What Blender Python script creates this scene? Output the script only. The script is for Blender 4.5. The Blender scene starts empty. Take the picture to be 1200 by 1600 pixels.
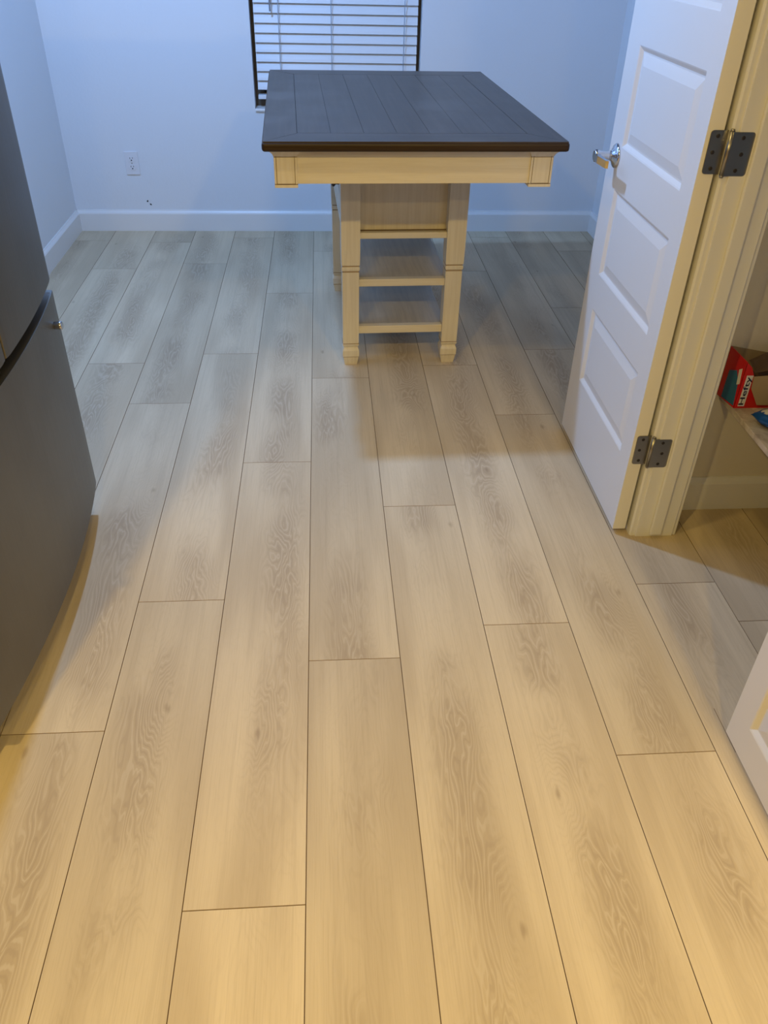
import bpy, bmesh, math, random
from mathutils import Vector, Matrix

# ---------------------------------------------------------------- camera, world, lights, exposure
C = bpy.context.scene.collection
SC = bpy.context.scene
random.seed(7)
PW = 0.22                                   # plank width, the unit the room was measured in
CAM_H = 6.52069948 * PW
pitch, yaw, roll = 0.63307099, 0.08197471, 0.02669028
f = Vector((math.sin(yaw)*math.cos(pitch), math.cos(yaw)*math.cos(pitch), -math.sin(pitch)))
r = Vector((math.cos(yaw), -math.sin(yaw), 0)); u = r.cross(f)
r2 = math.cos(roll)*r + math.sin(roll)*u; u2 = -math.sin(roll)*r + math.cos(roll)*u
cd = bpy.data.cameras.new('camera'); cam = bpy.data.objects.new('camera', cd); C.objects.link(cam)
cam.matrix_world = Matrix(((r2.x, u2.x, -f.x, 0), (r2.y, u2.y, -f.y, 0), (r2.z, u2.z, -f.z, CAM_H), (0, 0, 0, 1)))
cd.sensor_fit = 'HORIZONTAL'; cd.sensor_width = 36; cd.lens = 1261.56182*36/1200
cd.clip_start = 0.02
SC.camera = cam
SC.view_settings.view_transform = 'Standard'; SC.view_settings.look = 'None'
SC.view_settings.gamma = 1; SC.view_settings.use_curve_mapping = False
SC.view_settings.exposure = 0.0

w = bpy.data.worlds.new('night'); SC.world = w; w.use_nodes = True
w.node_tree.nodes['Background'].inputs[0].default_value = (0.9, 0.75, 0.5, 1)
w.node_tree.nodes['Background'].inputs[1].default_value = 0.004

COOL = (0.280, 0.510, 1.0); WARM = (1.0, 0.73, 0.235)
CEIL = 2.46
def lamp(name, loc, power, col, size, kind='AREA'):
    ld = bpy.data.lights.new(name, kind); ld.energy = power; ld.color = col
    if kind == 'AREA': ld.shape = 'DISK'; ld.size = size
    else: ld.shadow_soft_size = size
    o = bpy.data.objects.new(name, ld); C.objects.link(o); o.location = loc
    return o
COOL_LAMP = (-0.634, 2.86, 2.38)
dl = lamp('dining_light', COOL_LAMP, 154, COOL, 0.05, 'SPOT')
dl.data.spot_size = math.radians(178); dl.data.spot_blend = 0.12
CANS = [(0.0, 1.39), (-1.0, -0.34), (0.875, -0.34), (0.0, -1.6)]
CANP = [6.5, 37, 35, 33]
for (x, y), p in zip(CANS, CANP):
    lamp('downlight', (x, y, CEIL-0.012), p, WARM, 0.11)

# ---------------------------------------------------------------- node helpers
def new_mat(name, base=(0.8, 0.8, 0.8), rough=0.5, metal=0.0, spec=0.5):
    m = bpy.data.materials.new(name); m.use_nodes = True
    b = m.node_tree.nodes['Principled BSDF']
    b.inputs['Base Color'].default_value = (*base, 1); b.inputs['Roughness'].default_value = rough
    b.inputs['Metallic'].default_value = metal; b.inputs['Specular IOR Level'].default_value = spec
    return m
class NT:
    def __init__(s, m): s.t = m.node_tree; s.b = s.t.nodes['Principled BSDF']
    def n(s, kind, **kw):
        nd = s.t.nodes.new(kind)
        for k, v in kw.items(): setattr(nd, k, v)
        return nd
    def l(s, a, b): s.t.links.new(a, b)
    def val(s, sock, v):
        if hasattr(v, 'is_output') or isinstance(v, bpy.types.NodeSocket): s.l(v, sock)
        else: sock.default_value = v
    def math(s, op, a, b=0.0, c=0.0, clamp=False):
        nd = s.n('ShaderNodeMath', operation=op); nd.use_clamp = clamp
        s.val(nd.inputs[0], a); s.val(nd.inputs[1], b); s.val(nd.inputs[2], c)
        return nd.outputs[0]
    def comb(s, x, y, z=0.0):
        nd = s.n('ShaderNodeCombineXYZ')
        s.val(nd.inputs[0], x); s.val(nd.inputs[1], y); s.val(nd.inputs[2], z)
        return nd.outputs[0]
    def noise(s, vec, scale=1.0, detail=3.0, rough=0.5, dist=0.0):
        nd = s.n('ShaderNodeTexNoise'); s.l(vec, nd.inputs['Vector'])
        nd.inputs['Scale'].default_value = scale; nd.inputs['Detail'].default_value = detail
        nd.inputs['Roughness'].default_value = rough; nd.inputs['Distortion'].default_value = dist
        return nd.outputs[0]
    def ramp(s, fac, lo, hi):
        nd = s.n('ShaderNodeMapRange'); s.l(fac, nd.inputs[0])
        nd.inputs[1].default_value = lo; nd.inputs[2].default_value = hi
        nd.interpolation_type = 'SMOOTHSTEP'
        return nd.outputs[0]
    def mix(s, fac, a, b, kind='MIX'):
        nd = s.n('ShaderNodeMix', data_type='RGBA', blend_type=kind)
        s.val(nd.inputs[0], fac)
        s.val(nd.inputs[6], a if not isinstance(a, tuple) else (*a, 1)); s.val(nd.inputs[7], b if not isinstance(b, tuple) else (*b, 1))
        return nd.outputs[2]
    def bump(s, h, strength=0.2, dist=0.001):
        nd = s.n('ShaderNodeBump'); s.l(h, nd.inputs['Height'])
        nd.inputs['Strength'].default_value = strength; nd.inputs['Distance'].default_value = dist
        s.l(nd.outputs[0], s.b.inputs['Normal'])

def plank_material():
    m = new_mat('oak_vinyl_plank', rough=0.50, spec=0.10); t = NT(m)
    uv = t.n('ShaderNodeUVMap', uv_map='UVMap').outputs[0]
    sp = t.n('ShaderNodeSeparateXYZ'); t.l(uv, sp.inputs[0]); U, V = sp.outputs[0], sp.outputs[1]
    tone = t.n('ShaderNodeAttribute', attribute_name='tone').outputs['Fac']
    z = t.math('MULTIPLY', tone, 37.0)
    # heart strip: where the cathedral figure runs, wandering along the board
    wob = t.math('SUBTRACT', t.noise(t.comb(t.math('MULTIPLY', V, 1.1), z), 1, 1), 0.5)
    off = t.math('MULTIPLY', t.math('SUBTRACT', t.math('FRACT', t.math('MULTIPLY', tone, 7.31)), 0.5), 0.07)
    uc = t.math('SUBTRACT', t.math('SUBTRACT', U, off), t.math('MULTIPLY', wob, 0.12))
    heart = t.math('SUBTRACT', 1.0, t.ramp(t.math('ABSOLUTE', uc), 0.008, 0.085))
    patch = t.ramp(t.noise(t.comb(t.math('MULTIPLY', U, 3.0), t.math('MULTIPLY', V, 2.2), z), 1, 2), 0.39, 0.60)
    # knots
    vo = t.n('ShaderNodeTexVoronoi', voronoi_dimensions='2D'); t.l(t.comb(t.math('ADD', t.math('MULTIPLY', U, 4.6), t.math('MULTIPLY', z, 3.0)), t.math('MULTIPLY', V, 2.1)), vo.inputs['Vector'])
    vo.inputs['Scale'].default_value = 1.0; vo.inputs['Randomness'].default_value = 0.8
    vs = t.n('ShaderNodeSeparateColor'); t.l(vo.outputs['Color'], vs.inputs[0])
    has = t.math('GREATER_THAN', vs.outputs[0], 0.66)
    kd = t.math('DIVIDE', vo.outputs['Distance'], 0.24)
    kb = t.math('MULTIPLY', t.math('EXPONENT', t.math('MULTIPLY', t.math('MULTIPLY', kd, kd), -1.0)), has)
    # contour lines of a stretched noise read as cathedral grain
    nz = t.noise(t.comb(t.math('MULTIPLY', U, 9.0), t.math('MULTIPLY', V, 1.9), z), 1, 3.5, 0.55, 0.35)
    ph = t.math('ADD', t.math('MULTIPLY', nz, 22.0), t.math('MULTIPLY', kb, 7.0))
    ph = t.math('ADD', ph, t.math('MULTIPLY', t.math('ABSOLUTE', uc), 60.0))
    jit = t.noise(t.comb(t.math('MULTIPLY', U, 150.0), t.math('MULTIPLY', V, 14.0), z), 1, 2)
    ph = t.math('ADD', ph, t.math('MULTIPLY', jit, 0.35))
    s = t.math('SINE', t.math('MULTIPLY', ph, 6.283))
    line_d = t.ramp(s, 0.35, 1.0)                                   # dark line of each ring
    line_l = t.ramp(t.math('MULTIPLY', s, -1.0), 0.55, 1.0)         # pale line of each ring
    fig = t.math('MULTIPLY', heart, t.math('ADD', 0.12, t.math('MULTIPLY', patch, 0.88)))
    # straight fibre everywhere
    fib = t.noise(t.comb(t.math('MULTIPLY', U, 420.0), t.math('MULTIPLY', V, 7.0), z), 1, 3, 0.6)
    fib2 = t.noise(t.comb(t.math('MULTIPLY', U, 75.0), t.math('MULTIPLY', V, 1.3), z), 1, 3, 0.6)
    cloud = t.noise(t.comb(t.math('MULTIPLY', U, 9.0), t.math('MULTIPLY', V, 1.2), t.math('ADD', z, 5.0)), 1, 2)
    pale, mid, taupe = (0.640, 0.525, 0.362), (0.515, 0.412, 0.278), (0.405, 0.313, 0.208)
    c = t.mix(t.ramp(cloud, 0.33, 0.68), pale, mid)
    c = t.mix(t.math('MULTIPLY', t.math('MULTIPLY', heart, patch), 0.62), c, taupe)
    c = t.mix(t.math('MULTIPLY', t.ramp(fib2, 0.45, 0.75), 0.24), c, taupe)
    c = t.mix(t.math('MULTIPLY', t.ramp(fib, 0.45, 0.8), 0.30), c, taupe)
    c = t.mix(t.math('MULTIPLY', t.math('MULTIPLY', line_d, t.math('ADD', 0.14, fig)), 0.22), c, (0.30, 0.225, 0.155))
    c = t.mix(t.math('MULTIPLY', t.math('MULTIPLY', line_l, fig), 0.24), c, (0.72, 0.63, 0.49))
    core = t.math('MULTIPLY', t.math('SUBTRACT', 1.0, t.ramp(t.math('ADD', kd, t.math('MULTIPLY', jit, 0.25)), 0.12, 0.32)), has)
    c = t.mix(t.math('MULTIPLY', core, 0.42), c, (0.23, 0.155, 0.095))
    # board to board tone
    k = t.math('ADD', 0.92, t.math('MULTIPLY', tone, 0.13))
    kk = t.n('ShaderNodeCombineColor'); t.l(k, kk.inputs[0]); t.l(k, kk.inputs[1]); t.l(t.math('MULTIPLY', k, 0.99), kk.inputs[2])
    c = t.mix(1.0, c, kk.outputs[0], 'MULTIPLY')
    t.l(c, t.b.inputs['Base Color'])
    t.bump(t.math('ADD', fib, t.math('MULTIPLY', line_d, fig)), 0.12, 0.0006)
    return m

def paint(name, col, rough=0.5, bscale=160.0, bstr=0.15, bdist=0.0015):
    m = new_mat(name, col, rough); t = NT(m)
    g = t.n('ShaderNodeNewGeometry').outputs['Position']
    n1 = t.noise(g, bscale, 3, 0.6); n2 = t.noise(g, 3.0, 2)
    t.l(t.mix(t.math('MULTIPLY', t.ramp(n2, 0.3, 0.8), 0.06), col, tuple(x*0.85 for x in col)), t.b.inputs['Base Color'])
    t.bump(n1, bstr, bdist)
    return m
def grained(name, c1, c2, rough, axis=(60, 2.5, 60), scratches=None, spec=0.5):
    m = new_mat(name, c1, rough, spec=spec); t = NT(m)
    o = t.n('ShaderNodeTexCoord').outputs['Object']
    mp = t.n('ShaderNodeMapping'); t.l(o, mp.inputs[0]); mp.inputs['Scale'].default_value = axis
    n1 = t.noise(mp.outputs[0], 1, 4, 0.6, 0.3)
    n2 = t.noise(o, 3.5, 3)
    c = t.mix(t.ramp(n1, 0.35, 0.7), c1, c2)
    if scratches:
        c = t.mix(t.math('MULTIPLY', t.ramp(n2, 0.5, 0.75), 0.5), c, scratches)
    t.l(c, t.b.inputs['Base Color'])
    r_ = t.math('ADD', rough-0.05, t.math('MULTIPLY', n2, 0.12)); t.l(r_, t.b.inputs['Roughness'])
    t.bump(n1, 0.12, 0.0006)
    return m

M = {}
M['plank'] = plank_material()
M['seam'] = new_mat('seam_brown', (0.24, 0.16, 0.09), 0.8)  # brown of the joints between the boards
M['wall'] = paint('wall_paint', (0.735, 0.76, 0.785), 0.6, 75, 0.30, 0.002)
M['pantry'] = paint('pantry_paint', (0.74, 0.685, 0.57), 0.6, 75, 0.30, 0.002)
M['ceiling'] = paint('ceiling_paint', (0.33, 0.33, 0.33), 0.7)
M['cabinetry'] = paint('kitchen_cabinetry', (0.22, 0.17, 0.12), 0.5)
M['trim'] = paint('white_trim', (0.78, 0.77, 0.745), 0.36, 120, 0.02, 0.0005)
M['door'] = paint('door_white', (0.74, 0.715, 0.68), 0.38, 120, 0.02, 0.0005)
M['cream'] = grained('cream_paint', (0.72, 0.645, 0.50), (0.66, 0.58, 0.435), 0.45, (90, 4, 90))
M['cream_v'] = grained('cream_paint_upright', (0.72, 0.645, 0.50), (0.66, 0.58, 0.435), 0.45, (90, 90, 4))
M['cream_x'] = grained('cream_paint_across', (0.72, 0.645, 0.50), (0.66, 0.58, 0.435), 0.45, (4, 90, 90))
M['glaze_soft'] = new_mat('soft_brown_glaze', (0.36, 0.265, 0.155), 0.6)
M['glaze'] = new_mat('brown_glaze', (0.17, 0.11, 0.055), 0.6)
M['top'] = grained('dark_stained_top', (0.034, 0.020, 0.008), (0.055, 0.036, 0.019), 0.33, (70, 3, 70), (0.12, 0.10, 0.085))
M['top_x'] = grained('dark_stained_top_across', (0.034, 0.020, 0.008), (0.055, 0.036, 0.019), 0.33, (3, 70, 70), (0.10, 0.085, 0.07))
M['top_edge'] = grained('dark_stained_edge', (0.026, 0.0125, 0.003), (0.040, 0.022, 0.008), 0.42, (3, 70, 70), spec=0.25)
M['groove'] = new_mat('dark_groove', (0.012, 0.010, 0.009), 0.8)
M['shelf_top'] = grained('worn_shelf_board', (0.50, 0.44, 0.34), (0.42, 0.37, 0.29), 0.38, (60, 3, 60))
M['chrome'] = new_mat('chrome', (0.62, 0.62, 0.64), 0.12, 1.0)
M['nickel'] = new_mat('satin_nickel', (0.34, 0.32, 0.28), 0.30, 1.0)
M['black'] = new_mat('black_metal', (0.02, 0.015, 0.015), 0.4)
M['dark'] = new_mat('dark_plastic', (0.02, 0.02, 0.02), 0.5)
M['blind'] = new_mat('blind_slat_white', (0.74, 0.77, 0.80), 0.45)
M['cord'] = new_mat('blind_cord', (0.42, 0.46, 0.52), 0.8)
M['plastic'] = new_mat('white_plastic', (0.74, 0.74, 0.76), 0.35)
M['vinyl'] = new_mat('window_vinyl', (0.10, 0.085, 0.065), 0.4)
M['red'] = new_mat('carton_red', (0.62, 0.012, 0.012), 0.35)
M['blueprint'] = new_mat('carton_blue', (0.03, 0.16, 0.30), 0.4)
M['navy'] = new_mat('print_navy', (0.008, 0.012, 0.05), 0.4)
M['white_print'] = new_mat('print_white', (0.78, 0.76, 0.72), 0.5)
M['card'] = new_mat('brown_cardboard', (0.36, 0.27, 0.16), 0.8)
M['card_dark'] = new_mat('dark_cardboard', (0.10, 0.06, 0.035), 0.8)
M['lamp_face'] = new_mat('lamp_face', (0.8, 0.8, 0.8), 0.5)

def steel():
    m = new_mat('brushed_steel', (0.19, 0.185, 0.17), 0.42, 0.85); t = NT(m)
    o = t.n('ShaderNodeTexCoord').outputs['Object']
    mp = t.n('ShaderNodeMapping'); t.l(o, mp.inputs[0]); mp.inputs['Scale'].default_value = (500, 500, 6)
    n = t.noise(mp.outputs[0], 1, 2)
    n2 = t.noise(o, 4, 3)
    t.l(t.math('ADD', 0.36, t.math('MULTIPLY', n, 0.12)), t.b.inputs['Roughness'])
    t.l(t.mix(t.ramp(n2, 0.3, 0.8), (0.19, 0.185, 0.17), (0.16, 0.152, 0.14)), t.b.inputs['Base Color'])
    t.bump(n, 0.05, 0.0003)
    return m
M['steel'] = steel()
def marble():
    m = new_mat('marbled_contact_paper', (0.6, 0.55, 0.5), 0.35); t = NT(m)
    g = t.n('ShaderNodeNewGeometry').outputs['Position']
    n = t.noise(g, 14, 5, 0.65, 1.2); n2 = t.noise(g, 38, 4, 0.6, 0.8)
    c = t.mix(t.ramp(n, 0.35, 0.65), (0.62, 0.56, 0.50), (0.38, 0.32, 0.27))
    c = t.mix(t.math('MULTIPLY', t.ramp(n2, 0.5, 0.7), 0.5), c, (0.72, 0.66, 0.60))
    t.l(c, t.b.inputs['Base Color']); return m
M['marble'] = marble()
def blue_foil():
    m = new_mat('blue_foil_highlight', (0.01, 0.10, 0.42), 0.22, 0.3); t = NT(m)
    g = t.n('ShaderNodeTexCoord').outputs['Object']
    sp = t.n('ShaderNodeSeparateXYZ'); t.l(g, sp.inputs[0])
    k = t.math('ADD', sp.outputs[2], t.math('MULTIPLY', t.noise(g, 60, 3), 0.016))
    c = t.mix(t.ramp(k, 0.0435, 0.0455), (0.01, 0.10, 0.42), (0.75, 0.75, 0.75))  # silver highlight painted into the colour along the pouch's crest
    t.l(c, t.b.inputs['Base Color']); return m
M['foil'] = blue_foil()
mg = new_mat('window_glass', (1, 1, 1), 0.02); mg.node_tree.nodes['Principled BSDF'].inputs['Transmission Weight'].default_value = 1
M['glass'] = mg

# ---------------------------------------------------------------- mesh helpers
def obj(name, bm, mats, parent=None, smooth=False):
    me = bpy.data.meshes.new(name); bmesh.ops.recalc_face_normals(bm, faces=bm.faces); bm.to_mesh(me); bm.free()
    for m in (mats if isinstance(mats, (list, tuple)) else [mats]): me.materials.append(M[m] if isinstance(m, str) else m)
    if smooth:
        for p in me.polygons: p.use_smooth = True
    o = bpy.data.objects.new(name, me); C.objects.link(o)
    if parent is not None: o.parent = parent
    return o
def empty(name, loc=(0, 0, 0), rz=0.0):
    o = bpy.data.objects.new(name, None); C.objects.link(o); o.location = loc; o.rotation_euler = (0, 0, rz); o.empty_display_size = 0.1
    return o
def tag(o, label=None, cat=None, group=None, kind=None):
    if label: o['label'] = label
    if cat: o['category'] = cat
    if group: o['group'] = group
    if kind: o['kind'] = kind
    return o
def box(bm, x0, x1, y0, y1, z0, z1, mi=0, bev=0.0, seg=2):
    vs = [bm.verts.new(p) for p in ((x0, y0, z0), (x1, y0, z0), (x1, y1, z0), (x0, y1, z0), (x0, y0, z1), (x1, y0, z1), (x1, y1, z1), (x0, y1, z1))]
    fs = [bm.faces.new([vs[i] for i in q]) for q in ((0, 3, 2, 1), (4, 5, 6, 7), (0, 1, 5, 4), (1, 2, 6, 5), (2, 3, 7, 6), (3, 0, 4, 7))]
    for q in fs: q.material_index = mi
    if bev > 0:
        es = list({e for q in fs for e in q.edges})
        res = bmesh.ops.bevel(bm, geom=es, offset=bev, segments=seg, affect='EDGES', profile=0.5)
        for q in res['faces']: q.material_index = mi
    return fs
def ngon_prism(bm, pts, axis, a0, a1, mi=0):
    """pts: 2D outline; extruded along axis from a0 to a1"""
    def P(p, a):
        return {'x': (a, p[0], p[1]), 'y': (p[0], a, p[1]), 'z': (p[0], p[1], a)}[axis]
    A = [bm.verts.new(P(p, a0)) for p in pts]; B = [bm.verts.new(P(p, a1)) for p in pts]
    n = len(pts); fs = [bm.faces.new(A), bm.faces.new(B[::-1])]
    for i in range(n): fs.append(bm.faces.new((A[i], B[i], B[(i+1) % n], A[(i+1) % n])))
    for q in fs: q.material_index = mi
    return fs
def tube(bm, p0, p1, r0, r1=None, seg=20, mi=0, caps=True):
    r1 = r0 if r1 is None else r1
    p0, p1 = Vector(p0), Vector(p1); d = (p1-p0).normalized()
    a = d.orthogonal().normalized(); b = d.cross(a)
    A = [bm.verts.new(p0 + r0*(math.cos(t)*a + math.sin(t)*b)) for t in [2*math.pi*i/seg for i in range(seg)]]
    B = [bm.verts.new(p1 + r1*(math.cos(t)*a + math.sin(t)*b)) for t in [2*math.pi*i/seg for i in range(seg)]]
    for i in range(seg):
        q = bm.faces.new((A[i], A[(i+1) % seg], B[(i+1) % seg], B[i])); q.material_index = mi; q.smooth = True
    if caps:
        bm.faces.new(A[::-1]).material_index = mi; bm.faces.new(B).material_index = mi
def lathe(bm, prof, origin, axis, seg=28, mi=0):
    """prof: (radius, distance along axis)"""
    o, d = Vector(origin), Vector(axis).normalized(); a = d.orthogonal().normalized(); b = d.cross(a)
    rings = []
    for rr, h in prof:
        rings.append([bm.verts.new(o + h*d + max(rr, 1e-5)*(math.cos(t)*a + math.sin(t)*b)) for t in [2*math.pi*i/seg for i in range(seg)]])
    for A, B in zip(rings, rings[1:]):
        for i in range(seg):
            q = bm.faces.new((A[i], A[(i+1) % seg], B[(i+1) % seg], B[i])); q.material_index = mi; q.smooth = True
    bm.faces.new(rings[0][::-1]).material_index = mi; bm.faces.new(rings[-1]).material_index = mi
def square_stack(bm, prof, cx, cy, mi=0):
    """prof: (z, half width x, half width y, material of the band above)"""
    rings = [[bm.verts.new((cx+sx*hx, cy+sy*hy, z)) for sx, sy in ((-1, -1), (1, -1), (1, 1), (-1, 1))] for z, hx, hy, _ in prof]
    for k, (A, B) in enumerate(zip(rings, rings[1:])):
        for i in range(4): bm.faces.new((A[i], A[(i+1) % 4], B[(i+1) % 4], B[i])).material_index = prof[k][3]
    bm.faces.new(rings[0][::-1]); bm.faces.new(rings[-1])

# ---------------------------------------------------------------- the shell
XL, XR, YB = -1.358, 1.535, 4.664
PX0, PX1, PY1, PY1B = 0.884, 0.992, 1.940, 2.055           # pantry wall faces, pantry back wall
OPEN0, OPEN1 = 1.09, 1.800                                # pantry opening along y
# floor: boards laid along y, each joint where the photograph has it
L = 1.475
joints = {-9: 0.9, -8: 0.35, -7: 1.25, -6: 4.481, -5: 4.044, -4: 2.975, -3: 1.168, -2: 1.579, -1: 0.760, 0: 1.354, 1: 1.976, 2: 1.456, 3: 1.050, 4: 1.594, 5: 2.04, 6: 1.36, 7: 0.66, 8: 1.8, 9: 0.5}
bm = bmesh.new()
uvl = bm.loops.layers.uv.new('UVMap'); tl = bm.faces.layers.float.new('tone')
FX0, FX1, FY0, FY1 = -2.1, 2.3, -2.4, YB
G = 0.00045
rnd = random.Random(21)
tones = {}
for i in range(-9, 11):
    x0 = (-0.27294+i)*PW; x1 = x0+PW
    y = joints.get(i, 0.2) % L
    ys = [y+k*L for k in range(-4, 6)]
    if i == 5: ys = [q for q in ys] + [1.441]
    ys = sorted(set([round(q, 4) for q in ys]))
    for a, b in zip(ys, ys[1:]):
        tone = rnd.random(); oV = rnd.uniform(0, 40)
        a2, b2 = max(a+G, FY0), min(b-G, FY1)
        xa, xb = max(x0+G, FX0), min(x1-G, FX1)
        if b2 <= a2 or xb <= xa: continue
        e = 0.0005
        top = [(xa+e, a2+e), (xb-e, a2+e), (xb-e, b2-e), (xa+e, b2-e)]; bot = [(xa, a2), (xb, a2), (xb, b2), (xa, b2)]
        T = [bm.verts.new((px, py, 0.0)) for px, py in top]; B = [bm.verts.new((px, py, -0.0008)) for px, py in bot]
        D = [bm.verts.new((px, py, -0.006)) for px, py in bot]
        fs = [bm.faces.new(T)] + [bm.faces.new((B[k], B[(k+1) % 4], T[(k+1) % 4], T[k])) for k in range(4)] + [bm.faces.new((D[k], D[(k+1) % 4], B[(k+1) % 4], B[k])) for k in range(4)]
        for n_, q in enumerate(fs):
            q[tl] = tone; q.material_index = 0 if n_ == 0 else 1
            for lp in q.loops:
                lp[uvl].uv = (lp.vert.co.x-(x0+x1)/2, lp.vert.co.y-a+oV)
box(bm, FX0, FX1, FY0, FY1, -0.05, -0.004, 1)
box(bm, 0.8615, 0.8630, 1.045, 1.165, -0.0005, 0.0003, 1)   # narrow dark strip on the boards beside the nearer door leaf
fl = obj('floor', bm, ['plank', 'seam']); tag(fl, 'pale oak plank floor laid lengthways towards the window wall', kind='structure')

def struct(name, bm, mats, label=None, parent=None):
    o = obj(name, bm, mats, parent)
    if parent is None: o['kind'] = 'structure'
    if label: o['label'] = label
    return o
# back wall with the window opening (recess)
WX0, WX1, WZ0, WZ1 = -0.345, 0.508, 0.617, 1.85
bm = bmesh.new()
T = 0.14
for a, b, c, d in ((-1.5, WX0, 0, CEIL), (WX1, 1.68, 0, CEIL), (WX0, WX1, 0, WZ0), (WX0, WX1, WZ1, CEIL)):
    box(bm, a, b, YB, YB+T, c, d)
bmesh.ops.remove_doubles(bm, verts=bm.verts, dist=1e-5)
struct('wall_back', bm, 'wall', 'pale wall with the window and an outlet')
bm = bmesh.new(); box(bm, XL-0.12, XL, 0.85, YB+T, 0, CEIL); struct('wall_left', bm, 'wall')
bm = bmesh.new(); box(bm, XR, XR+0.12, PY1B, YB+T, 0, CEIL); struct('wall_right', bm, 'wall')
# pantry walls
bm = bmesh.new(); JW = 0.018
for a, b, c, d in ((0.3, OPEN0-JW, 0, CEIL), (OPEN1+JW, PY1B, 0, CEIL), (OPEN0-JW, OPEN1+JW, 2.06, CEIL)):
    box(bm, PX0, PX1, a, b, c, d)
struct('wall_pantry', bm, 'wall')
bm = bmesh.new(); box(bm, PX1, XR+0.12, PY1, PY1B, 0, CEIL); struct('wall_pantry_back', bm, 'pantry')
bm = bmesh.new(); box(bm, 1.70, 1.80, 0.3, PY1B, 0, CEIL); struct('wall_pantry_right', bm, 'pantry')
bm = bmesh.new(); box(bm, PX1, 1.80, 0.2, 0.3, 0, CEIL); struct('wall_pantry_front', bm, 'pantry')
# kitchen behind the camera
bm = bmesh.new(); box(bm, -2.2, 2.4, -2.5, -2.4, 0, CEIL); struct('wall_kitchen_back', bm, 'cabinetry')
bm = bmesh.new(); box(bm, -2.2, -2.1, -2.4, 0.97, 0, CEIL); box(bm, -2.1, XL, 0.85, 0.97, 0, CEIL); struct('wall_kitchen_left', bm, 'cabinetry')
bm = bmesh.new(); box(bm, 2.3, 2.4, -2.4, 0.3, 0, CEIL); box(bm, 1.80, 2.3, 0.2, 0.3, 0, CEIL); struct('wall_kitchen_right', bm, 'cabinetry')
bm = bmesh.new(); box(bm, -2.2, 2.4, -2.5, YB+T, CEIL, CEIL+0.1); struct('ceiling', bm, 'ceiling')

# baseboards
BH, BT = 0.112, 0.014
def bb(name, pts_dir, a0, a1, face, sgn, mat='trim'):
    bm = bmesh.new()
    prof = [(0, 0.0), (BT, 0.0), (BT, BH-0.020), (BT-0.003, BH-0.013), (BT-0.009, BH-0.004), (BT-0.010, BH), (0, BH)]
    pts = [(face+sgn*p, z) for p, z in prof]
    ngon_prism(bm, pts, pts_dir, a0, a1)
    return struct(name, bm, mat)
bb('baseboard_back', 'x', XL, XR, YB, -1)
bb('baseboard_left', 'y', 0.97, YB, XL, 1)
bb('baseboard_right', 'y', PY1B, YB, XR, -1)
bb('baseboard_pantry', 'x', PX1, 1.70, PY1, -1)

# ---------------------------------------------------------------- window with glass, and the blind in its recess
bm = bmesh.new()
fy0, fy1 = YB+0.085, YB+T+0.02
box(bm, WX0, WX1, fy0, fy1, WZ0, WZ0+0.045, bev=0.003); box(bm, WX0, WX1, fy0, fy1, WZ1-0.045, WZ1, bev=0.003)
box(bm, WX0, WX0+0.045, fy0, fy1, WZ0+0.045, WZ1-0.045, bev=0.003); box(bm, WX1-0.045, WX1, fy0, fy1, WZ0+0.045, WZ1-0.045, bev=0.003)
wf = struct('window_1', bm, 'vinyl', 'window behind the closed blind in the back wall')
bm = bmesh.new(); box(bm, WX0+0.045, WX1-0.045, fy1-0.03, fy1-0.026, WZ0+0.045, WZ1-0.045); struct('pane', bm, 'glass', parent=wf)
# sill
bm = bmesh.new(); box(bm, WX0, WX1, YB-0.012, YB+0.085, WZ0-0.004, WZ0+0.010, bev=0.004); struct('trim_1', bm, 'trim', 'white sill below the blind')

bl = empty('window_blind', (0.08, YB+0.035, WZ0)); tag(bl, 'white horizontal slat blind hanging closed in the window', 'blind')
def blp(name, bm, mat, parent=None):
    o = obj(name, bm, mat, parent or bl)
    if parent is None: o.matrix_parent_inverse = Matrix.Translation(-bl.location)
    return o
BX0, BX1 = -0.326, 0.489
nsl = 0; pit = 0.0425; z = 0.713; yb = YB+0.035
while z < WZ1-0.07:
    bm = bmesh.new(); th = math.radians(66); hw = 0.0247
    dy, dz = math.cos(th)*hw, math.sin(th)*hw
    # room side edge tilts down; slightly crowned slat
    pr = []
    for k in range(5):
        s = -1+k*0.5; cr = 0.0022*(1-s*s)
        pr.append((yb+s*dy-cr*math.sin(th), z+0.021+s*dz+cr*math.cos(th)))
    pr2 = [(a+0.0026*math.sin(th), b-0.0026*math.cos(th)) for a, b in pr]
    ngon_prism(bm, pr+pr2[::-1], 'x', BX0, BX1)
    blp('slat', bm, 'blind'); z += pit; nsl += 1
bm = bmesh.new(); box(bm, BX0, BX1, yb-0.022, yb+0.022, 0.668, 0.688, bev=0.003); blp('bottom_rail', bm, 'blind')
bm = bmesh.new(); box(bm, BX0-0.008, BX1+0.008, yb-0.03, yb+0.03, WZ1-0.055, WZ1-0.002, bev=0.003); blp('head_rail', bm, 'blind')
for cx in (-0.205, 0.055, 0.420):
    bm = bmesh.new()
    for yy in (yb-0.0255,):
        tube(bm, (cx, yy, 0.686), (cx, yy, WZ1-0.05), 0.0011, seg=6)
        tube(bm, (cx+0.004, yy, 0.686), (cx-0.002, yy, WZ1-0.05), 0.0009, seg=6)
    blp('ladder_cord', bm, 'cord')
bm = bmesh.new(); tube(bm, (-0.243, yb-0.038, 1.06), (-0.248, yb-0.034, WZ1-0.04), 0.004, seg=8); blp('tilt_wand', bm, 'cord')

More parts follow.
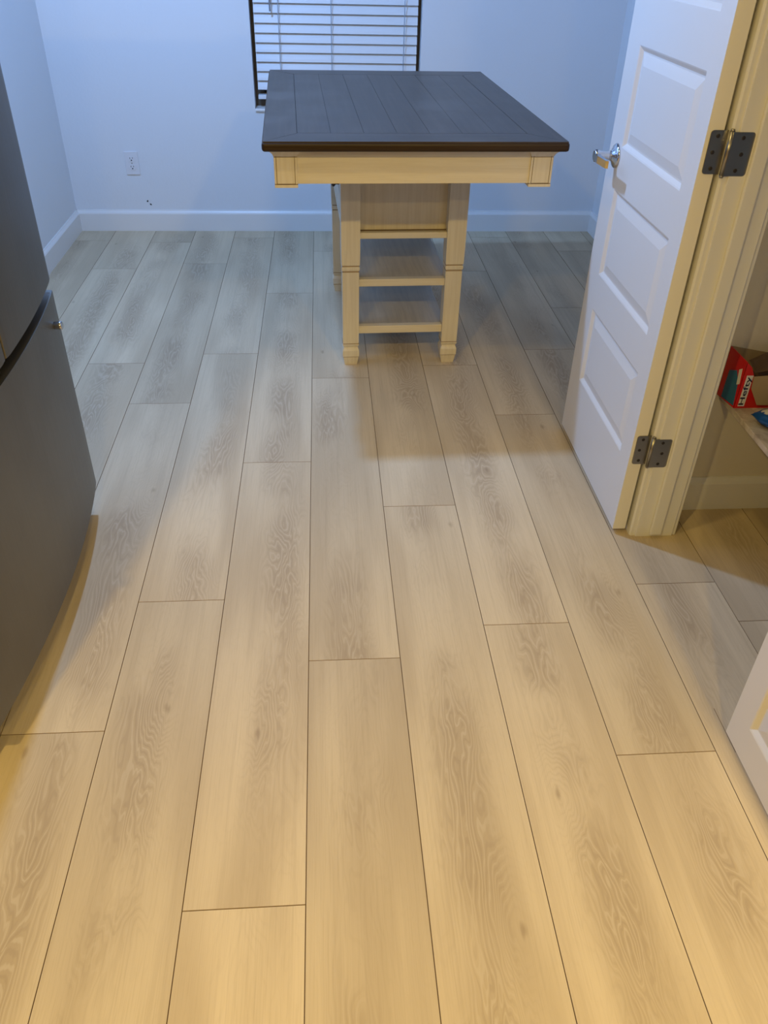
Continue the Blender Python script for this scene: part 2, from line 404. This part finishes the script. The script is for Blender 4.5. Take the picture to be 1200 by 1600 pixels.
# ---------------------------------------------------------------- outlet, nail holes
ox, oz = -1.018, 0.355
ol = empty('wall_outlet', (ox, YB, oz)); tag(ol, 'white duplex outlet low on the back wall left of the window', 'outlet')
bm = bmesh.new()
box(bm, -0.036, 0.036, -0.006, 0, -0.059, 0.059, 0, 0.0025)
obj('cover_plate', bm, 'plastic', ol)
for dz in (0.021, -0.021):
    bm = bmesh.new()
    prof = []
    for k in range(24):
        t = 2*math.pi*k/24; prof.append((0.0165*math.cos(t), dz+max(-0.0125, min(0.0125, 0.0165*math.sin(t)))))
    ngon_prism(bm, prof, 'y', -0.0085, -0.005, 0)
    box(bm, -0.0080, -0.0055, -0.0088, -0.0080, dz+0.001, dz+0.009, 1); box(bm, 0.0055, 0.0080, -0.0088, -0.0080, dz+0.002, dz+0.009, 1)
    tube(bm, (0, -0.0088, dz-0.0055), (0, -0.0080, dz-0.0055), 0.0034, mi=1, seg=10)
    obj('socket', bm, ['plastic', 'dark'], ol)
bm = bmesh.new(); tube(bm, (0, -0.0078, 0), (0, -0.008, 0), 0.003, seg=10); obj('screw', bm, 'nickel', ol)
for k, (hx, hz) in enumerate(((-0.966, 0.158), (-0.951, 0.141))):
    bm = bmesh.new(); lathe(bm, [(0.0048, 0), (0.0042, 0.0012), (0.002, 0.0018)], (hx, YB-0.0005, hz), (0, -1, 0), 10)
    for v in bm.verts: v.co.x += (v.co.z-hz)*(-0.5 if k else 0.2)
    o = obj('nail', bm, 'dark')
    tag(o, ('dark nail head in the wall under the outlet, upper of two', 'dark nail head just above the back baseboard, lower of two')[k], 'nail', 'nail heads under the outlet')

# ---------------------------------------------------------------- panelled doors
def raised_panel_face(bm, x, d, y0, y1, z0, z1, panels):
    """one face of a door at plane x; d = +1/-1 direction out of the door; panels = [(ya, yb, za, zb)]"""
    ya, yb = panels[0][0], panels[0][1]
    def Q(*p): bm.faces.new([bm.verts.new(q) for q in p])
    Q((x, y0, z0), (x, ya, z0), (x, ya, z1), (x, y0, z1)); Q((x, yb, z0), (x, y1, z0), (x, y1, z1), (x, yb, z1))
    zz = [z0]+[q for p in panels for q in (p[2], p[3])]+[z1]
    for k in range(0, len(zz), 2): Q((x, ya, zz[k]), (x, yb, zz[k]), (x, yb, zz[k+1]), (x, ya, zz[k+1]))
    for (a, b, c, e) in panels:
        steps = [(0.0, 0.0), (0.0035, 0.0015), (0.0105, 0.0070), (0.0125, 0.0085), (0.0165, 0.0085), (0.0430, 0.0022)]
        prev = None
        for ins, dep in steps:
            ring = [bm.verts.new((x-d*dep, yy, zz_)) for yy, zz_ in ((a+ins, c+ins), (b-ins, c+ins), (b-ins, e-ins), (a+ins, e-ins))]
            if prev:
                for i in range(4): bm.faces.new((prev[i], prev[(i+1) % 4], ring[(i+1) % 4], ring[i]))
            prev = ring
        bm.faces.new(prev)
def panel_door(x0, x1, y0, y1, z0, z1, panels):
    bm = bmesh.new()
    raised_panel_face(bm, x0, -1, y0, y1, z0, z1, panels); raised_panel_face(bm, x1, 1, y0, y1, z0, z1, panels)
    def Q(*p): bm.faces.new([bm.verts.new(q) for q in p])
    for yy in (y0, y1): Q((x0, yy, z0), (x1, yy, z0), (x1, yy, z1), (x0, yy, z1))
    for zz in (z0, z1): Q((x0, y0, zz), (x1, y0, zz), (x1, y1, zz), (x0, y1, zz))
    bmesh.ops.remove_doubles(bm, verts=bm.verts, dist=1e-5)
    return bm
DX0, DX1, DY0, DY1 = 0.820, 0.857, 1.821, 2.430
pz = [(0.237, 0.481), (0.588, 0.835), (0.943, 1.189), (1.297, 1.543), (1.650, 1.900)]
bm = panel_door(DX0, DX1, DY0, DY1, 0.015, 2.03, [(1.891, 2.333, a, b) for a, b in pz])
d1 = struct('door_1', bm, 'door', 'white five-panel door folded back beside the pantry opening')
dh = empty('door_handle'); dh.parent = d1; dh.location = (DX0, 2.364, 0.915); dh['label'] = 'chrome lever handle'
bm = bmesh.new(); lathe(bm, [(0.0325, 0), (0.0325, 0.003), (0.030, 0.006), (0.024, 0.009), (0.016, 0.012), (0.0135, 0.016)], (0, 0, 0), (-1, 0, 0), 32)
obj('rose', bm, 'chrome', dh)
bm = bmesh.new()
lathe(bm, [(0.0135, 0.010), (0.0125, 0.030), (0.0135, 0.045), (0.0165, 0.056), (0.0165, 0.062), (0.012, 0.064)], (0, 0, 0), (-1, 0, 0), 28)
pts = [(-0.052, 0.010), (-0.064, 0.008), (-0.066, -0.040), (-0.060, -0.098), (-0.052, -0.100), (-0.053, -0.045)]
for (za, zb) in ((-0.011, 0.008),):
    ngon_prism(bm, pts, 'z', za, zb)
obj('lever', bm, 'chrome', dh)
def hinge(zc, parent, k):
    h = empty('hinge'); h.parent = parent; h.location = (0.870, 1.8155, zc); h['label'] = 'dark nickel butt hinge'
    for s in (-1, 1):
        bm = bmesh.new(); hh = 0.0445; w_ = 0.041 if s < 0 else 0.049; y = 0.0045 if s < 0 else -0.0145
        pts = []
        rr = 0.007
        for (cx, cz, t0) in ((w_-rr, hh-rr, 0), (w_-rr, -hh+rr, -90)):
            for q in range(5):
                t = math.radians(t0+90-q*22.5 if t0 == 0 else 0-q*22.5)
                pts.append((cx+rr*math.cos(t), cz+rr*math.sin(t)))
        pts = [(0, hh)]+pts+[(0, -hh)]
        pts = [(s*a, b) for a, b in pts]
        ngon_prism(bm, pts, 'y', y-0.0012, y+0.0012, 0)
        for (sx, sz) in ((0.024, 0.033), (0.028, 0.0), (0.024, -0.033)):
            lathe(bm, [(0.0045, 0.0), (0.0042, 0.0008), (0.0025, 0.001)], (s*sx, y-0.0012, sz), (0, -1, 0), 12, 1)
        obj('hinge_leaf', bm, ['nickel', 'black'], h)
    bm = bmesh.new(); 
    tube(bm, (0, -0.008, -0.0445), (0, -0.008, 0.0445), 0.0058, seg=16); tube(bm, (0, -0.008, -0.0495), (0, -0.008, -0.0445), 0.0040, 0.0055, seg=12); tube(bm, (0, -0.008, 0.0445), (0, -0.008, 0.0495), 0.0055, 0.004, seg=12)
    obj('hinge_pin', bm, 'nickel', h)
for zc in (0.285, 1.043, 1.80): hinge(zc, d1, 0)

# second leaf nearer the camera
pz2 = [(0.100+0.372*k, 0.100+0.372*k+0.285) for k in range(5)]
N0, N1 = 0.48, 1.090
bm = panel_door(0.855, 0.8815, N0, N1, 0.014, 2.03, [(N0+0.065, N1-0.063, a, b) for a, b in pz2])
struct('door_2', bm, 'door', 'white panelled door leaf nearest the camera at the right edge')

# casing, jamb and stop of the pantry opening
bm = bmesh.new()
def casing_profile(xf, sgn, y_in, outw):
    # thickness runs along x away from the wall, width along y
    return [(xf, y_in), (xf+sgn*0.012, y_in), (xf+sgn*0.016, y_in+outw*0.1), (xf+sgn*0.017, y_in+outw*0.8), (xf+sgn*0.013, y_in+outw), (xf, y_in+outw)]
# far side (hinge side)
ngon_prism(bm, casing_profile(PX0, -1, OPEN1+0.006, 0.058), 'z', 0, 2.10)
ngon_prism(bm, casing_profile(PX1, 1, OPEN1+0.006, 0.058), 'z', 0, 2.10)
box(bm, PX0-0.001, PX1+0.001, OPEN1, OPEN1+JW, 0, 2.06, bev=0.0015)
box(bm, 0.921, 0.955, OPEN1-0.011, OPEN1, 0.012, 2.05, bev=0.003)
# near side
ngon_prism(bm, casing_profile(PX1, 1, OPEN0-0.006, -0.058), 'z', 0, 2.10)
box(bm, PX0-0.001, PX1+0.001, OPEN0-JW, OPEN0, 0, 2.06, bev=0.0015)
box(bm, PX0-0.001, PX1+0.001, OPEN0, OPEN1, 2.042, 2.06)
box(bm, PX0-0.016, PX0, OPEN0-0.03, OPEN1+0.064, 2.05, 2.11, bev=0.003)
struct('trim_2', bm, 'trim', 'white casing, jamb and stop around the pantry opening')

# ---------------------------------------------------------------- pantry shelf and what lies on it
SZ = 0.390
bm = bmesh.new(); box(bm, 1.090, 1.699, 0.302, PY1-0.0005, SZ-0.016, SZ, bev=0.0015)
sh = obj('pantry_shelf', bm, 'marble'); tag(sh, 'marble-patterned shelf board inside the pantry at the right edge', 'shelf')
# open red carton
ct = empty('bag_carton', (1.092, 1.857, SZ)); tag(ct, 'torn open red carton with a white name label on the pantry shelf', 'carton')
CW, CD_, CH = 0.150, 0.080, 0.135
bm = bmesh.new(); th = 0.0012
def lean(bm, n0=0):
    for v in list(bm.verts)[n0:]: v.co.x -= 0.16*v.co.y
# walls: front (faces -y), left (faces -x), back, right, bottom
front = [(0, 0), (CW, 0), (CW, 0.050), (0.060, 0.065), (0.029, 0.096), (0.017, 0.120), (0, CH)]
fs = ngon_prism(bm, front, 'y', 0, th, 0)
n0 = len(bm.verts); ngon_prism(bm, [(0, 0), (CD_, 0), (CD_, CH+0.01), (0, CH)], 'x', 0, th, 0); bm.verts.ensure_lookup_table(); lean(bm, n0)
ngon_prism(bm, [(-0.012, 0), (CW, 0), (CW, CH-0.02), (-0.012, CH+0.01)], 'y', CD_-th, CD_, 1)
ngon_prism(bm, [(0, 0), (CD_, 0), (CD_, CH-0.03), (0, 0.06)], 'x', CW-th, CW, 1)
box(bm, 0.001, CW-0.001, 0.001, CD_-0.001, 0, th, 1)
obj('carton_body', bm, ['red', 'card'], ct)
bm = bmesh.new()   # blue picture panel on the side that faces the room
ngon_prism(bm, [(0.004, 0.006), (0.060, 0.004), (0.058, 0.085), (0.030, 0.098), (0.012, 0.070)], 'x', -0.0012, 0.0002, 0); lean(bm)
o = obj('picture_panel', bm, 'blueprint', ct); o['label'] = 'blue picture on the side'
bm = bmesh.new(); ngon_prism(bm, [(0.004, 0.070), (0.014, 0.064), (0.020, 0.105), (0.010, 0.112)], 'x', -0.0020, -0.0010, 0); lean(bm)
obj('side_label', bm, 'white_print', ct)
bm = bmesh.new(); box(bm, 0.0095, 0.0275, -0.0006, 0.0002, 0.006, 0.097); obj('name_label', bm, 'white_print', ct)
cu = bpy.data.curves.new('lettering', 'FONT'); cu.body = 'Hefty'; cu.size = 1.0; cu.extrude = 0.01; cu.offset = 0.016; cu.resolution_u = 4; cu.align_x = 'CENTER'; cu.align_y = 'CENTER'; cu.space_character = 1.02
tmp = bpy.data.objects.new('lettering_curve', cu); C.objects.link(tmp)
dg = bpy.context.evaluated_depsgraph_get(); me = bpy.data.meshes.new_from_object(tmp.evaluated_get(dg)); bpy.data.objects.remove(tmp)
xs = [v.co.x for v in me.vertices]; ys_ = [v.co.y for v in me.vertices]
cx_, cy_ = (min(xs)+max(xs))/2, (min(ys_)+max(ys_))/2; sx_, sy_ = 0.084/(max(xs)-min(xs)), 0.0175/(max(ys_)-min(ys_))
for v in me.vertices:
    a, b = (v.co.x-cx_)*sx_, (v.co.y-cy_)*sy_
    v.co = Vector((0.0185-b, -0.0009+v.co.z*0.01, 0.052+a))      # reads upwards
me.materials.clear(); me.materials.append(M['navy'])
lt = bpy.data.objects.new('lettering', me); C.objects.link(lt); lt.parent = ct
def sheet(name, pts, mat, thick=0.0012, parent=ct, loc=None):
    bm = bmesh.new(); P = [Vector(p) for p in pts]; nrm = (P[1]-P[0]).cross(P[2]-P[0]).normalized()*thick
    A = [bm.verts.new(p) for p in P]; B = [bm.verts.new(p+nrm) for p in P]
    bm.faces.new(A); bm.faces.new(B[::-1]); n = len(P)
    for i in range(n): bm.faces.new((A[i], B[i], B[(i+1) % n], A[(i+1) % n]))
    return obj(name, bm, mat, parent)
sheet('flap', [(0.028, -0.003, 0.094), (0.060, -0.008, 0.099), (0.150, -0.014, 0.100), (0.150, -0.024, 0.020), (0.056, -0.010, 0.014), (0.030, -0.004, 0.060)], 'card')['label'] = 'bare cardboard flap torn down over the front'
sheet('flap', [(0.026, 0.040, 0.122), (0.036, 0.008, 0.100), (0.130, 0.008, 0.118), (0.130, 0.034, 0.150), (0.070, 0.044, 0.142)], 'card_dark')
# packet behind the carton and foil pouch in front
bm = bmesh.new()
N = 22
def pouch(sx, sy, sz, seed, mat, name, loc, rz):
    bm = bmesh.new(); rd = random.Random(seed); grid = {}
    for side in (1, -1):
        for i in range(N+1):
            for j in range(N+1):
                a, b = i/N*2-1, j/N*2-1
                if side == -1 and (abs(a) == 1 or abs(b) == 1): grid[(side, i, j)] = grid[(1, i, j)]; continue
                h = (1-a**4)*(1-b**4)
                cr = 0.10*math.sin(9*a+3*b+seed)*math.sin(7*b-2*a) + 0.06*math.sin(17*a*b+5)
                z = sz*(0.5+side*0.5*(h**0.6)*(1+cr))
                grid[(side, i, j)] = bm.verts.new((a*sx/2*(1+0.03*math.sin(6*b)), b*sy/2*(1+0.05*math.sin(5*a)), z))
        for i in range(N):
            for j in range(N):
                vs = [grid[(side, *q)] for q in ((i, j), (i+1, j), (i+1, j+1), (i, j+1))]
                bm.faces.new(vs if side == 1 else vs[::-1])
    o = obj(name, bm, mat, smooth=True); o.location = loc; o.rotation_euler = (0, 0, rz); return o
o = pouch(0.16, 0.085, 0.042, 3, 'foil', 'foil_pouch', (1.192, 1.772, SZ), 0.35)
tag(o, 'shiny blue foil pouch, silver highlight painted on its crest, lying before the red carton', 'pouch')

# ---------------------------------------------------------------- refrigerator
FY_0, FY_1, FZT = 1.085, 2.000, 1.75
fr = empty('refrigerator', (-1.0, 1.54, 0)); tag(fr, 'stainless refrigerator with two curved upper doors above one freezer drawer', 'refrigerator')
def frp(name, bm, mats, parent=None, smooth=False):
    o = obj(name, bm, mats, parent or fr, smooth)
    if parent is None: o.matrix_parent_inverse = Matrix.Translation(-fr.location)
    return o
def fx(y): return -0.647-0.034*((y-1.56)/0.45)**2
def curved_slab(y0, y1, z0, z1, thick=0.065, n=24, rnd_=0.0035):
    bm = bmesh.new(); pts = []
    ys_ = [y0+(y1-y0)*k/n for k in range(n+1)]
    front = [(fx(y), y) for y in ys_]
    # small rounding of the two vertical edges
    front = [(fx(y0)-rnd_, y0)]+[(fx(y0+rnd_*0.4)-rnd_*0.25, y0+rnd_*0.3)]+[(fx(y), y) for y in ys_ if y0+rnd_ < y < y1-rnd_]+[(fx(y1-rnd_*0.4)-rnd_*0.25, y1-rnd_*0.3)]+[(fx(y1)-rnd_, y1)]
    pts = front+[(-0.745, y1), (-0.745, y0)]
    fs = ngon_prism(bm, pts, 'z', z0, z1)
    es = [e for e in fs[0].edges]+[e for e in fs[1].edges]
    bmesh.ops.bevel(bm, geom=[e for e in es if all(v.co.x > -0.74 for v in e.verts)], offset=0.0012, segments=2, affect='EDGES')
    return bm
bm = bmesh.new(); box(bm, -1.335, -0.750, FY_0+0.004, FY_1-0.004, 0.03, FZT-0.01, bev=0.004); frp('cabinet', bm, 'dark')
bm = bmesh.new(); box(bm, -0.80, -0.735, FY_0+0.02, FY_1-0.02, 0.012, 0.085); frp('toe_grille', bm, 'dark')
dr = frp('freezer_drawer', curved_slab(FY_0, FY_1, 0.092, 0.672), 'steel')
bm = bmesh.new()
o = bm
for yy in (1.925, 1.160):
    bm = bmesh.new(); xx = fx(yy)
    lathe(bm, [(0.0095, -0.002), (0.0095, 0.010), (0.0105, 0.012), (0.0105, 0.018), (0.008, 0.020)], (xx, yy, 0.610), (1, 0, 0), 20)
    o = obj('handle_stud', bm, 'chrome', dr); o['label'] = 'bare chrome handle stud'
    o.matrix_parent_inverse = Matrix.Translation(-fr.location)
    o.matrix_parent_inverse = Matrix.Identity(4)
ymid = 1.545
for (a, b) in ((FY_0, ymid-0.004), (ymid+0.004, FY_1)):
    frp('refrigerator_door', curved_slab(a, b, 0.700, FZT), 'steel')
for yy in (FY_0+0.03, FY_1-0.03):
    bm = bmesh.new(); box(bm, -0.80, -0.71, yy-0.02, yy+0.02, 0.0, 0.09, bev=0.004); frp('foot_cover', bm, 'dark')

# ---------------------------------------------------------------- counter height table
TR = math.atan2(0.044, 1.35)
tb = empty('counter_height_table', (0.248, 3.37, 0), TR)
tag(tb, 'counter-height table with a dark plank top on a cream base with shelves', 'table')
Z0, Z1 = 0.892, 0.920
hx, yf, ybk = 0.450, -0.880, 0.470
bm = bmesh.new()
box(bm, -hx, hx, yf, ybk, Z0, Z1-0.0022, 3, 0.008, 3)
# boards laid over: mitred frame and seven inner planks, dark joint between them
FWX, FWY, g = 0.103, 0.118, 0.0013
e = 0.0045
def slab(pts, mi):
    ngon_prism(bm, pts, 'z', Z1-0.006, Z1, mi)
xi0, xi1, yi0, yi1 = -hx+FWX, hx-FWX, yf+FWY, ybk-FWY
k = g*0.5
slab([(-hx+e, yf+e), (hx-e, yf+e), (xi1-k, yi0-g), (xi0+k, yi0-g)], 2)
slab([(-hx+e, ybk-e), (hx-e, ybk-e), (xi1-k, yi1+g), (xi0+k, yi1+g)], 2)
slab([(-hx+e, yf+e+g), (xi0-g, yi0-k), (xi0-g, yi1+k), (-hx+e, ybk-e-g)], 0)
slab([(hx-e, yf+e+g), (xi1+g, yi0-k), (xi1+g, yi1+k), (hx-e, ybk-e-g)], 0)
nP = 7; pw = (xi1-xi0)/nP
for i in range(nP):
    a, b = xi0+i*pw+g*0.30, xi0+(i+1)*pw-g*0.30
    slab([(a, yi0+g*0.2), (b, yi0+g*0.2), (b, yi1-g*0.2), (a, yi1-g*0.2)], 0)
box(bm, xi0-0.004, xi1+0.004, yi0-0.004, yi1+0.004, Z1-0.0040, Z1-0.0020, 1)
top = obj('tabletop', bm, ['top', 'groove', 'top_x', 'top_edge'], tb); top['label'] = 'dark stained plank top with mitred border'
# apron with corner blocks
AX, AY0, AY1, AZ0 = 0.415, yf+0.053, ybk-0.053, 0.793
def glz_rect_y(bm, x0, x1, z0, z1, y, w_=0.0013, d=-0.0004):
    for (a, b, c, e_) in ((x0, x1, z0, z0+w_), (x0, x1, z1-w_, z1), (x0, x0+w_, z0+w_, z1-w_), (x1-w_, x1, z0+w_, z1-w_)):
        box(bm, a, b, y+d, y+0.0006, c, e_, 1)
bm = bmesh.new()
box(bm, -AX+0.06, AX-0.06, AY0, AY0+0.02, AZ0, Z0); o = obj('apron', bm, ['cream_x', 'glaze'], tb)
bm = bmesh.new(); box(bm, -AX+0.06, AX-0.06, AY1-0.02, AY1, AZ0, Z0); obj('apron', bm, ['cream_x', 'glaze'], tb)
for s in (-1, 1):
    bm = bmesh.new(); xa, xb = sorted((s*(AX-0.001), s*(AX-0.021))); box(bm, xa, xb, AY0+0.05, AY1-0.05, AZ0, Z0); obj('apron', bm, ['cream'], tb)
for sx in (-1, 1):
    for (y0, sy) in ((AY0, -1), (AY1, 1)):
        bm = bmesh.new()
        xc = sx*(AX+0.004-0.034); yc = y0-sy*0.028
        hw = 0.0345
        square_stack(bm, [(0.783, hw, hw, 0), (0.7915, hw, hw, 1), (0.7930, hw-0.0016, hw-0.0016, 0), (0.7945, hw-0.0006, hw-0.0006, 0), (0.868, hw-0.0006, hw-0.0006, 1), (0.8695, hw-0.0014, hw-0.0014, 0), (0.8710, hw, hw, 0), (0.879, hw+0.004, hw+0.004, 0), (0.886, hw+0.011, hw+0.011, 0), (Z0, hw+0.013, hw+0.013, 0)], xc, yc)
        yface = yc-hw if sy < 0 else yc+hw
        if sy < 0: glz_rect_y(bm, xc-hw+0.007, xc+hw-0.007, 0.793, 0.880, yface)
        obj('corner_block', bm, ['cream_v', 'glaze'], tb)
# base: four legs
BXL, BXR, BYF, BYR = -0.203, 0.255, -0.430, 0.430
def leg(cx, cy):
    bm = bmesh.new()
    def P(z, h, m=0): return (z, h, h, m)
    prof = [P(0, .0235), P(.003, .0245), P(.034, .0300, 1), P(.0355, .0300), P(.038, .0322), P(.062, .0322), P(.068, .0300), P(.074, .0275), P(.080, .0275), P(.084, .0310, 0), P(.090, .0315, 1), P(.0915, .0300, 1), P(.0930, .0300), P(.0945, .0305),
            P(.376, .0312, 1), P(.3778, .0290, 1), P(.3800, .0290), P(.3830, .0325), P(.394, .0335, 0), P(.397, .0320, 1), P(.3990, .0300, 1), P(.4008, .0300), P(.4030, .0335), P(.4500, .0345), P(Z0, .0350)]
    square_stack(bm, prof, cx, cy)
    return obj('leg', bm, ['cream_v', 'glaze_soft'], tb)
for cx in (BXL+0.035, BXR-0.035):
    for cy in (BYF+0.035, BYR-0.035): leg(cx, cy)
# cabinet box between the legs
bm = bmesh.new()
box(bm, BXL+0.024, BXR-0.024, BYF+0.050, BYR-0.050, 0.519, Z0, 0)
cb = obj('cabinet', bm, ['cream_v'], tb)
for (y0, y1) in ((BYF+0.012, BYF+0.055), (BYR-0.055, BYR-0.012)):
    bm = bmesh.new(); box(bm, BXL+0.066, BXR-0.066, y0, y1, 0.497, 0.519, 0, 0.002); 
    box(bm, BXL+0.067, BXR-0.067, y0+0.02, y0+0.03, 0.519, 0.5215, 1)
    obj('rail', bm, ['cream_x', 'glaze'], tb)
for s, xx in ((-1, BXL+0.008), (1, BXR-0.030)):
    bm = bmesh.new(); box(bm, xx, xx+0.022, BYF+0.066, BYR-0.066, 0.497, 0.519, 0, 0.002); obj('rail', bm, ['cream'], tb)
# drawers on the side facing the refrigerator
for (ya, yb_) in ((BYF+0.075, -0.005), (0.005, BYR-0.075)):
    for (za, zb) in ((0.528, 0.598), (0.608, 0.780)):
        bm = bmesh.new(); box(bm, BXL+0.008, BXL+0.028, ya, yb_, za, zb, 0, 0.003)
        d_ = obj('drawer', bm, ['cream'], tb)
        if za < 0.6: continue
        bm = bmesh.new(); lathe(bm, [(0.006, 0), (0.005, 0.012), (0.012, 0.018), (0.014, 0.024), (0.008, 0.029)], (BXL+0.008, (ya+yb_)/2, za+0.024), (-1, 0, 0), 16)
        o = obj('knob', bm, 'black', d_); o['label'] = 'dark metal knob'
# doors on the other side
for (ya, yb_) in ((BYF+0.075, -0.003), (0.003, BYR-0.075)):
    bm = bmesh.new(); box(bm, BXR-0.028, BXR-0.010, ya, yb_, 0.528, 0.780, 0, 0.003); obj('cabinet_door', bm, ['cream'], tb)
for (za, zb) in ((0.318, 0.346), (0.130, 0.160)):
    bm = bmesh.new()
    box(bm, BXL+0.066, BXR-0.066, BYF+0.014, BYF+0.040, za, zb, 0, 0.0015)
    box(bm, BXL+0.066, BXR-0.066, BYR-0.040, BYR-0.014, za, zb, 0, 0.0015)
    box(bm, BXL+0.050, BXR-0.050, BYF+0.040, BYR-0.040, za+0.004, zb-0.0015, 1, 0.0010)
    obj('shelf', bm, ['cream_x', 'shelf_top'], tb)

# ---------------------------------------------------------------- lamp fittings overhead
for k, (x, y) in enumerate(CANS):
    bm = bmesh.new(); lathe(bm, [(0.095, 0), (0.095, 0.004), (0.070, 0.006), (0.068, 0.002)], (x, y, CEIL), (0, 0, -1), 32)
    o = obj('recessed_downlight', bm, 'lamp_face')
    tag(o, 'round white recessed downlight in the kitchen ceiling', 'ceiling light', 'kitchen downlights')
lx, ly, lz = COOL_LAMP
cl = empty('pendant_light', (lx, ly, CEIL)); tag(cl, 'small bare-bulb ceiling fixture over the dining area', 'ceiling light')
bm = bmesh.new(); lathe(bm, [(0.06, 0.0), (0.06, 0.012), (0.02, 0.02)], (0, 0, 0), (0, 0, -1), 24); obj('canopy', bm, 'lamp_face', cl)
